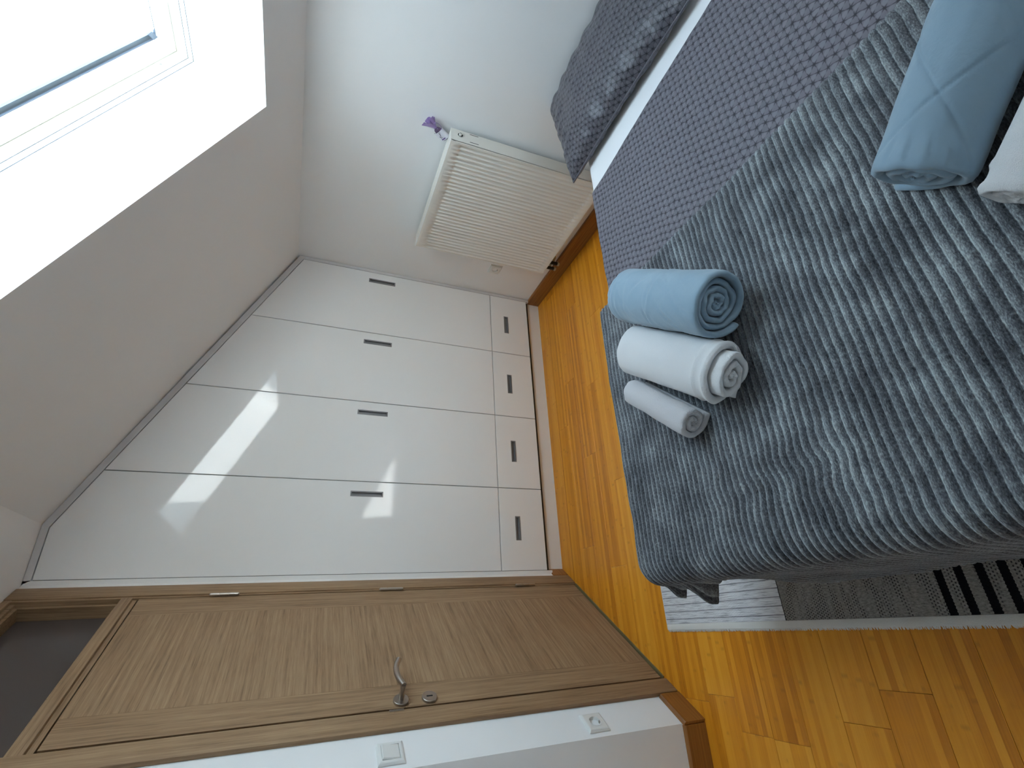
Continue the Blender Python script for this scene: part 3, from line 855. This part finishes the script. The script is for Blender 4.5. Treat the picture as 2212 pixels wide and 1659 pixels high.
ink('printed_sprig', [((0.054, -0.006), (0.034, 0.003)), ((0.053, 0.001), (0.036, 0.003)), ((0.034, 0.003), (0.020, 0.010)), ((0.036, 0.009), (0.026, 0.006)), ((0.034, 0.012), (0.024, 0.008)), ((0.026, -0.001), (0.020, 0.004))], INK, 0.0009)
ink('printed_bar', [((0.0145, -0.008), (0.0145, 0.013))], PUR, 0.0028)

# ------------------------------------------------------------------ rug
RGX0, RGX1, RGY0, RGY1 = -1.234, -0.42, -0.852, -3.02
def m_rug():
    m, nt, b = new_mat('flat woven rug'); N = NT(nt)
    o = N.obj(); x, y, z = N.sep(o)
    # pale field with thin dark lines along y
    lx = N.math('FRACT', N.math('MULTIPLY', N.math('ADD', x, 1.217+0.0265/2+0.0265*40), 1/0.0265))
    ld = N.math('ABSOLUTE', N.math('SUBTRACT', lx, 0.5))
    wob = N.noise(N.comb(N.math('MULTIPLY', x, 300), N.math('MULTIPLY', y, 14), 0.0), 1.0, 3, 0.7)
    pale = N.ramp(wob, [(0.32, (0.30, 0.31, 0.34)), (0.48, (0.64, 0.65, 0.68)), (0.70, (0.80, 0.81, 0.83))])
    pale = N.mix(N.smooth(ld, 0.012, 0.055, 0.95, 0.0), pale, (0.02, 0.02, 0.03))
    dash = N.math('MULTIPLY', N.smooth(N.math('ABSOLUTE', N.math('SUBTRACT', ld, 0.13)), 0.0, 0.035, 1.0, 0.0), N.math('GREATER_THAN', N.math('FRACT', N.math('MULTIPLY', y, 190)), 0.5))
    pale = N.mix(N.math('MULTIPLY', dash, 0.5), pale, (0.05, 0.05, 0.07))
    # grey knitted field: columns of little holes
    cy_ = N.math('MULTIPLY', y, 1/0.0068); cx_ = N.math('ADD', N.math('MULTIPLY', x, 1/0.0082), N.math('MULTIPLY', N.math('FLOOR', cy_), 0.5))
    hx = N.math('SUBTRACT', N.math('FRACT', cx_), 0.5); hy = N.math('SUBTRACT', N.math('FRACT', cy_), 0.5)
    rr = N.math('SQRT', N.math('ADD', N.math('MULTIPLY', hx, hx), N.math('MULTIPLY', hy, hy)))
    band = N.noise(N.comb(N.math('MULTIPLY', x, 6), N.math('MULTIPLY', y, 30), 5.0), 1.0, 2)
    hole = N.math('MULTIPLY', N.smooth(rr, 0.16, 0.34, 1.0, 0.0), N.smooth(band, 0.44, 0.56))
    g = N.noise(N.vscale(o, (260, 90, 1)), 1.0, 3, 0.7)
    knit = N.ramp(g, [(0.30, (0.125, 0.115, 0.105)), (0.52, (0.235, 0.222, 0.205)), (0.75, (0.34, 0.325, 0.305))])
    knit = N.mix(hole, knit, (0.035, 0.032, 0.032))
    # black stripes across
    jag = N.math('MULTIPLY', N.math('ABSOLUTE', N.math('SUBTRACT', N.math('FRACT', N.math('MULTIPLY', x, 1/0.0075)), 0.5)), 0.0035)
    ys_ = N.math('SUBTRACT', N.math('SUBTRACT', -1.909, y), jag)
    sf = N.math('MULTIPLY', N.math('FRACT', N.math('MULTIPLY', ys_, 1/0.0442)), 0.0442)
    stripe = N.math('MULTIPLY', N.math('LESS_THAN', sf, 0.0185), N.math('GREATER_THAN', ys_, 0.0))
    stripe = N.math('MULTIPLY', stripe, N.math('LESS_THAN', ys_, 0.0442*6))
    knit = N.mix(stripe, knit, (0.006, 0.006, 0.008))
    dv = N.math('ADD', y, N.math('MULTIPLY', N.noise(o, 40, 1), 0.004))
    far = N.math('GREATER_THAN', dv, -1.440)
    c = N.mix(far, knit, pale)
    c = N.mix(N.smooth(N.math('ABSOLUTE', N.math('ADD', dv, 1.441)), 0.0, 0.003, 1.0, 0.0), c, (0.02, 0.02, 0.025))
    N.link(c, b.inputs['Base Color']); b.inputs['Roughness'].default_value = 0.95; b.inputs['Specular IOR Level'].default_value = 0.1
    N.bump(b, N.math('ADD', g, N.math('SUBTRACT', 1.0, hole)), 0.5, 0.0015)
    return m
rug = MB().box((RGX0, RGY1, 0.0005), (RGX1, RGY0, 0.0075), bev=0.0015).build('rug', m_rug(), smooth=40)
tag(rug, 'flat woven rug with grey field and black stripes under the foot of the bed', 'rug')
RUGW = m_cloth('white rug webbing', (0.62, 0.61, 0.58), (0.70, 0.69, 0.66), 500, 0.6, 0.95, 0.1)
mb = MB().box((RGX0-0.021, RGY1, 0.0005), (RGX0-0.0002, RGY0, 0.0068), bev=0.0012); mb.build('edge_band', RUGW, rug, smooth=40)
mb = MB().box((RGX0-0.021, RGY0, 0.0005), (RGX1, RGY0+0.004, 0.0065), bev=0.001); mb.build('edge_band', RUGW, rug, smooth=40)
mb = MB(); r_ = random.Random(3)
y = RGY0
while y > RGY1:
    L = 0.007+0.003*r_.random(); dy = (r_.random()-0.5)*0.006; w = 0.0011+0.0008*r_.random()
    x0 = RGX0-0.020; z0 = 0.0055; z1 = 0.0008+0.003*r_.random()
    mb.add([(x0, y-w, z0), (x0, y+w, z0), (x0, y, z0-0.003), (x0-L, y+dy-w*.5, z1), (x0-L, y+dy+w*.5, z1), (x0-L, y+dy, z1-0.0006)], [(0, 1, 4, 3), (1, 2, 5, 4), (2, 0, 3, 5), (3, 4, 5)])
    y -= 0.0021
tag(mb.build('fringe', RUGW, rug), kind='stuff')

# ------------------------------------------------------------------ bed, duvet, pillows, throw
BX0, BX1, BY0, BY1, BZ = -1.055, 0.925, -1.468, -3.07, 0.5
bed = empty('bed', ((BX0+BX1)/2, (BY0+BY1)/2, 0)); tag(bed, 'double bed with white fitted sheet, head against the knee wall', 'bed')
BO = bed.location.copy()
MB().box(Vector((BX0+0.03, BY1+0.02, 0.05))-BO, Vector((BX1, BY0-0.03, 0.27))-BO, bev=0.01).build('bed_base', BEDBASE, bed, smooth=40)
for x in (BX0+0.12, BX1-0.10):
    for y in (BY1+0.12, BY0-0.12):
        MB().cyl(Vector((x, y, 0.0085 if x < 0 else 0.0))-BO, Vector((x, y, 0.06))-BO, 0.025, 16).build('leg', DARK, bed, smooth=40)
mb = MB()
bm = bmesh.new(); bmesh.ops.create_cube(bm, size=1)
for q in bm.verts: q.co = Vector(((BX0+BX1)/2 + q.co.x*(BX1-BX0), (BY0+BY1)/2+q.co.y*(BY0-BY1), (0.275+BZ)/2+q.co.z*(BZ-0.275))) - BO
bmesh.ops.bevel(bm, geom=bm.edges[:], offset=0.035, segments=5, affect='EDGES', profile=0.5)
bm.verts.index_update(); mb.add([q.co[:] for q in bm.verts], [[q.index for q in f.verts] for f in bm.faces]); bm.free()
mb.build('mattress', SHEET, bed, smooth=60)

def drape(px, py, A_lo, B_hi, z, r, lift=0.0):
    """cloth point px,py (flat coords) laid over a bed top whose edges are x=A_lo (foot) and y=B_hi (far side): wraps over with radius r"""
    da = max(0.0, A_lo - px); db = max(0.0, py - B_hi)
    d = hypot(da, db)
    if d < 1e-9: return Vector((px, py, z)), Vector((0, 0, 1)), 0.0
    ux, uy = -da/d, db/d
    q = r*pi/2
    if d < q:
        t = d/r; lat, dz = r*sin(t), r*(1-cos(t)); nrm = Vector((ux*sin(t), uy*sin(t), cos(t)))
    else:
        e = d-q; lat, dz = r + 0.05*e, r + e*0.998; nrm = Vector((ux, uy, 0.05)).normalized()
    return Vector((max(px, A_lo) + ux*lat, min(py, B_hi) + uy*lat, z-dz)), nrm, d

# duvet in star lattice print
dz_ = BZ + 0.006
def duvet_fn(u, v):
    y = -1.484 - v*1.60
    xt = 0.380 + (y+1.49)*(0.447-0.375)/(-2.21+1.49)
    x = xt - u*(xt+1.02)
    if v < 0.001: pass
    edge = 0.006*nz(x*5, 3.1) + 0.004*nz(x*14, 1.7)
    yy = y + edge*(1-sstep(0, 0.08, v))
    xx = x + (0.005*nz(y*6, 9.3)+0.003*nz(y*16, 2.2))*(1-sstep(0, 0.05, u))
    b = min(1.0, min(u*1.4/0.018, v*1.6/0.018)); b = max(0.0, b)
    hgt = 0.013*sqrt(max(0, 1-(1-b)**2))
    w = 0.0035*nz(x*4, y*4, 1.0) + 0.0022*nz(x*11+3, y*9, 5.0)
    # a few pinched creases
    for cx, cy, an, ln in ((0.12, -1.66, 0.5, 0.05), (0.20, -1.80, 0.7, 0.06), (-0.05, -2.02, 0.2, 0.09), (-0.02, -1.62, 0.9, 0.03), (0.32, -1.55, 1.2, 0.03)):
        ddx, ddy = x-cx, y-cy; p = ddx*cos(an)+ddy*sin(an); q = -ddx*sin(an)+ddy*cos(an)
        w += (0.0035*exp(-((q-0.006)/0.006)**2) - 0.0045*exp(-(q/0.0035)**2))*exp(-(p/ln)**2)
    hgt += (w + 0.004)*sstep(0, 1, b)
    hgt *= 1 - 0.65*sstep(-0.17, -0.22, xx)      # pressed flat under the throw
    return (xx, yy, BZ + 0.0005 + hgt)
mb = MB(); mb.grid(200, 230, duvet_fn, uvfn=lambda u, v: (u*1.4+0.02*sin(v*5), v*1.6))
duv = mb.build('duvet', WEB, smooth=180)
tag(duv, 'thin grey duvet with dark star lattice print spread over the bed', 'duvet')

# pillows
def pillow(name, c, lx, ly, th, tilt, label, seed):
    mb = MB(); c = Vector(c)
    rot = Matrix.Rotation(tilt, 3, 'Y')
    def pt(u, v, sgn):
        a, b = 2*u-1, 2*v-1
        e = (1-abs(a)**2.6)*(1-abs(b)**2.6); h = th/2*max(0.0, e)**0.42
        # pinched sides, pointed corners
        px = a*lx/2*(1-0.055*(1-b*b)); py = b*ly/2*(1-0.045*(1-a*a))
        w = 0.006*nz(a*3+seed, b*4, sgn) + 0.003*nz(a*9, b*9+seed, sgn)
        edge = max(abs(a), abs(b))
        w += 0.004*sin(24*(b if abs(a) > abs(b) else a)+seed)*sstep(0.55, 0.9, edge)*(1-sstep(0.93, 1, edge))
        p = Vector((px, py, sgn*(h*(1.0 if sgn > 0 else 0.55)) + w*(1 if e > 0.02 else 0) + 0.004*sgn))
        p = rot @ p
        return p
    for sgn in (1, -1):
        o0 = len(mb.v); NU, NV = 64, 90
        mb.grid(NU, NV, lambda u, v: pt(u, v, sgn), flip=sgn < 0)
        W = [Vector(q) for q in mb.v[o0:]]
        for j in range(NV):
            acc = 0.0
            for i in range(NU):
                if i: acc += (W[i*NV+j]-W[(i-1)*NV+j]).length
                mb.uv[o0+i*NV+j] = [acc, 0]
        for i in range(NU):
            acc = 0.0
            for j in range(NV):
                if j: acc += (W[i*NV+j]-W[i*NV+j-1]).length
                mb.uv[o0+i*NV+j][1] = acc
    o = len(mb.v)
    for sgn in (0,):
        pass
    p = mb.build(name, WEB_DARK, None, smooth=180, recalc=True)
    p.location = c
    tag(p, label, 'pillow', 'pillows at the head of the bed')
    # flange seam closes the rim
    sm = MB(); pts = []
    n = 60
    for k in range(n): pts.append((k/n, 0))
    for k in range(n): pts.append((1, k/n))
    for k in range(n): pts.append((1-k/n, 1))
    for k in range(n): pts.append((0, 1-k/n))
    pts.append((0, 0))
    sm.tube([(pt(u, v, 1)+pt(u, v, -1))/2 for u, v in pts], 0.0045, 6)
    sm.uv = {i: (0.01*i, 0.003) for i in range(len(sm.v))}
    sm.build('piped_seam', WEB_DARK, p, smooth=180)
    return p
pillow('pillow', (0.742, -1.790, 0.566), 0.45, 0.76, 0.155, radians(-8), 'dark grey star lattice pillow lying nearest the radiator', 1.3)
pillow('pillow', (0.745, -2.575, 0.566), 0.45, 0.76, 0.155, radians(-8), 'dark grey star lattice pillow farther from the radiator, cut by the picture edge', 5.1)

# ribbed fleece throw across the foot half of the bed
PIT = 0.0185
TZ0 = BZ + 0.0215
def make_throw():
    X0, XE = -0.166, -1.052       # start on the bed, foot edge
    la = 0.886 + 0.43             # flat length
    yb0, yb1 = BY0 + 0.010 + 0.15, -3.075
    NA, NB = 110, 880
    V = []; F = []; UV = []; RIB = []
    for i in range(NA):
        # denser near the start edge
        ua = i/(NA-1)
        for j in range(NB):
            b = yb0 + (yb1-yb0)*j/(NB-1)
            la = 0.886 + 0.165 + 0.265*sstep(-1.48, -1.76, b)
            a = la*ua
            px = X0 - a
            wob = 0.006*nz(px*3, b*2.0, 4.0) + 0.0035*nz(px*9, b*5, 8.0) + 0.010*nz(px*2.2+5, b*1.5, 1.0)*sstep(-1.9, -2.6, b)
            st = 1-sstep(0.0, 0.10, a)
            wob += st*0.005*nz(px*25, b*14, 2.0) + 0.016*nz(px*16, b*6, 6.0)*exp(-((px+0.93)/0.10)**2-((b+1.98)/0.22)**2)
            ph = (b + wob)/PIT
            fr_ = ph - floor(ph)
            rib = sqrt(max(0.0, 1-(2*abs(fr_-0.5))**2.2))
            ex = 0.004*rib + 0.003*nz(b*9, 7.7)
            pxx = px + (ex*(1-sstep(0, 0.03, a)))
            P, nrm, d = drape(pxx, b, XE, BY0+0.006, TZ0, 0.062)
            hgt = 0.0085*rib
            hgt *= 0.35+0.65*sstep(0.0, 0.012, a)
            soft = 0.005*nz(px*5, b*5, 3.0) + 0.003*nz(px*13, b*13, 6.0)
            if a < 0.10: soft += 0.004*st*nz(px*18, b*30, 1.0)
            P = P + nrm*(hgt + soft*0.8)
            if a < 0.014: P.z -= (1-sqrt(max(0, 1-(1-a/0.014)**2)))*0.0145
            # hanging part: soft folds near the hem, lobes at the far foot corner
            if d > 0.10:
                k = sstep(0.10, 0.10 + 0.75*max(0.05, la-0.886-0.10), d)
                dirv = Vector((nrm.x, nrm.y, 0))
                hem = 0.012*nz(b*5.0, px*1.5, 2.0) + 0.010*sin(b*17 + 1.0)*nz(b*2.0, 1.0)
                hem += 0.030*exp(-((b+1.445)/0.018)**2) - 0.010*exp(-((b+1.485)/0.016)**2) + 0.052*exp(-((b+1.525)/0.020)**2) - 0.030*exp(-((b+1.63)/0.05)**2)
                P += dirv*hem*k + Vector((0, 0, 1))*k*(0.025*nz(b*7, 4.0) - 0.03*exp(-((b+1.525)/0.025)**2) + 0.05*exp(-((b+1.61)/0.05)**2))
            if P.z < 0.022: P = Vector((P.x + nrm.x*(0.022-P.z)*0.35, P.y + nrm.y*(0.022-P.z)*0.35, 0.022 + 0.006*(rib)))
            V.append(P[:]); UV.append((px, b)); RIB.append(ph)
    for i in range(NA-1):
        for j in range(NB-1):
            F.append((i*NB+j, (i+1)*NB+j, (i+1)*NB+j+1, i*NB+j+1))
    me = bpy.data.meshes.new('throw_blanket'); me.from_pydata(V, [], F); me.materials.append(FLEECE)
    at = me.attributes.new('rib', 'FLOAT', 'POINT'); at.data.foreach_set('value', RIB)
    uvl = me.uv_layers.new(name='UVMap')
    li = [0]*len(me.loops); me.loops.foreach_get('vertex_index', li)
    flat = [c for q in li for c in UV[q]]
    uvl.data.foreach_set('uv', flat)
    me.shade_smooth(); me.update()
    o = bpy.data.objects.new('throw_blanket', me); COL.objects.link(o)
    return o
throw = make_throw()
tag(throw, 'grey blue ribbed fleece throw covering the foot half of the bed', 'blanket')

# ------------------------------------------------------------------ rolled quilts and towels
def roll(name, near, far, rw, rh, zb, turns, fill, mat, label, cat, group, tail=0.0, hand=1, seed=0.0, telescope=0.0,
         round_end=0.010, wrinkle=0.002, stitch=0.0, start=-90, core=0.10, hem=False, taper=0.0, creases=(), fine=1.0):
    """spiral roll: cross-section half-width rw and half-height rh, lying on height zb, axis from near to far"""
    n_, f_ = Vector(near), Vector(far)
    L = (f_-n_).length; axd = (f_-n_).normalized(); side = Vector((0, 0, 1)).cross(axd).normalized()*hand
    org = n_ + axd*L/2
    root_loc = Vector((org.x, org.y, zb))
    S = []                                     # (phi, r in unit circle)
    per = int(84*fine); NX_ = int(66*fine); N = int(turns*per)
    pit = (1-core)/turns
    th = pit*fill
    sec = []
    if tail > 0:
        for k in range(5): sec.append((None, tail*(1-k/5.0), 0))
    for k in range(N+1): sec.append((2*pi*k/per, 0, k/N))
    a0 = radians(start)
    ends = [0, 0.25, 0.55, 0.85, 1.0]
    st = [0.0, round_end*0.25, round_end*0.6, round_end*1.1]
    mids = [round_end*1.1 + (L-2.2*round_end)*k/NX_ for k in range(1, NX_)]
    ax = st + mids + [L-q for q in st[::-1]]
    V = []; F = []
    m = len(sec)
    for xi in ax:
        e = min(xi, L-xi)
        f = sqrt(max(0.0, 1-(1-min(1, e/round_end))**2)) if e < round_end else 1.0
        f = 0.22+0.78*f
        for sgn in (1, -1):
            for ph, tl, t in sec:
                if ph is None:
                    r = 1-th/2; ang = a0
                    base = Vector((cos(ang)*r, sin(ang)*r)); tang = Vector((-sin(ang), cos(ang)))
                    c2 = base - tang*tl/rw; nrm = Vector((cos(ang), sin(ang)))
                    phn = -tl*8
                else:
                    r = 1 - th/2 - pit*ph/(2*pi)
                    r *= 1 + 0.05*nz(cos(a0+ph)*1.3+seed, sin(a0+ph)*1.3, ph*0.25)*(0.4+3.2*t)
                    ang = a0+ph; nrm = Vector((cos(ang), sin(ang))); c2 = nrm*r; phn = ph
                hh = th/2*f*(1+0.12*nz(phn*1.1, seed, sgn))
                q = c2 + nrm*hh*sgn
                w = wrinkle*(nz(xi*14+seed, phn*0.9, seed) + 0.6*nz(xi*5, phn*3.1, seed+2))
                if stitch and sgn > 0 and ph is not None and ph < 2*pi*1.05:
                    ss = ph*rw
                    s1_, x1_ = ss-2.75*rw, xi-0.105
                    for dd in ((s1_+x1_)/0.25, (s1_-x1_)/0.25):
                        g = abs(dd-round(dd))*0.25; w -= stitch*exp(-(g/0.0038)**2) - stitch*0.2*exp(-(g/0.05)**2)
                if sgn > 0 and ph is not None and ph < 2*pi*1.1:
                    for cx_, cp_, an_, ln_, am_ in creases:      # pinched creases in the outer layer
                        q1, q2 = xi-cx_*L, (ph-cp_)*rw
                        pa, pq = q1*cos(an_)+q2*sin(an_), -q1*sin(an_)+q2*cos(an_)
                        w += 0.75*am_*(0.8*exp(-((pq-0.009)/0.007)**2) - exp(-(pq/0.0045)**2))*exp(-(pa/ln_)**2)
                if hem and sgn > 0 and ph is not None and ph < 2*pi:
                    w += 0.0032*exp(-((xi-0.010)/0.004)**2) + 0.003*exp(-((xi-0.042)/0.004)**2) - 0.002*exp(-((xi-0.026)/0.010)**2)
                tap = 1 - taper*(xi/L)
                p2 = Vector((q.x*rw*tap, q.y*rh*tap)) + nrm*w
                xo = xi - L/2 + (telescope*sstep(5.4, 6.6, phn if ph is not None else 0.0) if xi < L/2 else 0)*(1-min(1, xi/(L*0.4))) + 0.004*nz(phn*1.7, seed+9)*(1 if e < 0.03 else 0)
                V.append((axd*xo + side*p2.x + Vector((0, 0, 1))*(p2.y + rh*tap))[:])
    def idx(a, s_, k): return (a*2+s_)*m + k
    na = len(ax)
    for a in range(na-1):
        for k in range(m-1):
            F.append((idx(a, 0, k), idx(a, 0, k+1), idx(a+1, 0, k+1), idx(a+1, 0, k)))
            F.append((idx(a, 1, k), idx(a+1, 1, k), idx(a+1, 1, k+1), idx(a, 1, k+1)))
        for k in (0, m-1):
            F.append((idx(a, 0, k), idx(a+1, 0, k), idx(a+1, 1, k), idx(a, 1, k)))
    for a in (0, na-1):
        for k in range(m-1): F.append((idx(a, 0, k), idx(a, 1, k), idx(a, 1, k+1), idx(a, 0, k+1)))
    me = bpy.data.meshes.new(name); me.from_pydata(V, [], F); me.materials.append(mat)
    bm = bmesh.new(); bm.from_mesh(me); bmesh.ops.recalc_face_normals(bm, faces=bm.faces); bm.to_mesh(me); bm.free()
    me.shade_smooth(); me.update()
    o = bpy.data.objects.new(name, me); COL.objects.link(o); o.location = root_loc
    tag(o, label, cat, group)
    return o
ZB_ = TZ0 + 0.0065
CR1 = [(0.52, 1.75, 1.45, 0.050, 0.0045), (0.49, 2.45, 1.70, 0.055, 0.004), (0.40, 1.35, 0.9, 0.035, 0.0035), (0.28, 1.9, 0.75, 0.05, 0.004), (0.20, 1.3, 0.6, 0.04, 0.004),
       (0.78, 2.0, 1.5, 0.07, 0.003), (0.90, 1.6, 1.55, 0.08, 0.0035), (0.66, 2.9, 2.2, 0.04, 0.0035), (0.36, 2.9, 0.5, 0.05, 0.003), (0.10, 2.2, 0.35, 0.03, 0.003), (0.95, 2.5, 1.57, 0.06, 0.003)]
CR2 = [(0.07, 2.5, 0.25, 0.018, 0.0020), (0.06, 2.9, 0.1, 0.018, 0.0022), (0.07, 3.3, -0.2, 0.018, 0.0018), (0.05, 2.1, 0.3, 0.016, 0.0018)]
roll('rolled_quilt', (-0.548, -2.028, 0), (-0.305, -1.716, 0), 0.086, 0.083, ZB_, 4.6, 0.90, QUILT,
     'rolled blue grey quilt lying beside two white towels', 'quilt', 'rolled quilts', tail=0.0, seed=1.0, round_end=0.014, wrinkle=0.0035, stitch=0.0016, start=-60, telescope=0.012, creases=CR1)
roll('rolled_quilt', (-0.575, -2.440, 0), (-0.275, -2.720, 0), 0.083, 0.072, ZB_, 3.2, 0.90, QUILT,
     'rolled blue grey quilt in the near corner, cut off by the picture edge', 'quilt', 'rolled quilts', tail=0.07, seed=4.0, round_end=0.016, wrinkle=0.0025, stitch=0.0024, start=-90, hand=-1, creases=CR2, fine=1.7)
roll('rolled_towel', (-0.698, -1.958, 0), (-0.465, -1.653, 0), 0.084, 0.060, ZB_, 3.6, 0.80, TERRY,
     'flat rolled white bath towel between the blue quilt and the small towel', 'towel', 'rolled towels', tail=0.05, hand=-1, seed=7.0, round_end=0.007, wrinkle=0.002, start=-90, hem=True, telescope=-0.032)
roll('rolled_towel', (-0.765, -1.822, 0), (-0.578, -1.612, 0), 0.048, 0.046, ZB_, 2.4, 0.93, TERRY2,
     'small rolled off white hand towel at the end of the row', 'towel', 'rolled towels', tail=0.03, seed=11.0, round_end=0.010, wrinkle=0.002, start=-90, hand=1)
roll('rolled_towel', (-0.694, -2.524, 0), (-0.436, -2.788, 0), 0.057, 0.050, ZB_, 3.0, 0.82, TERRY,
     'rolled white towel in the near corner, cut off by the picture edge', 'towel', 'rolled towels', tail=0.0, seed=15.0, round_end=0.007, wrinkle=0.002, start=-120, hem=True)
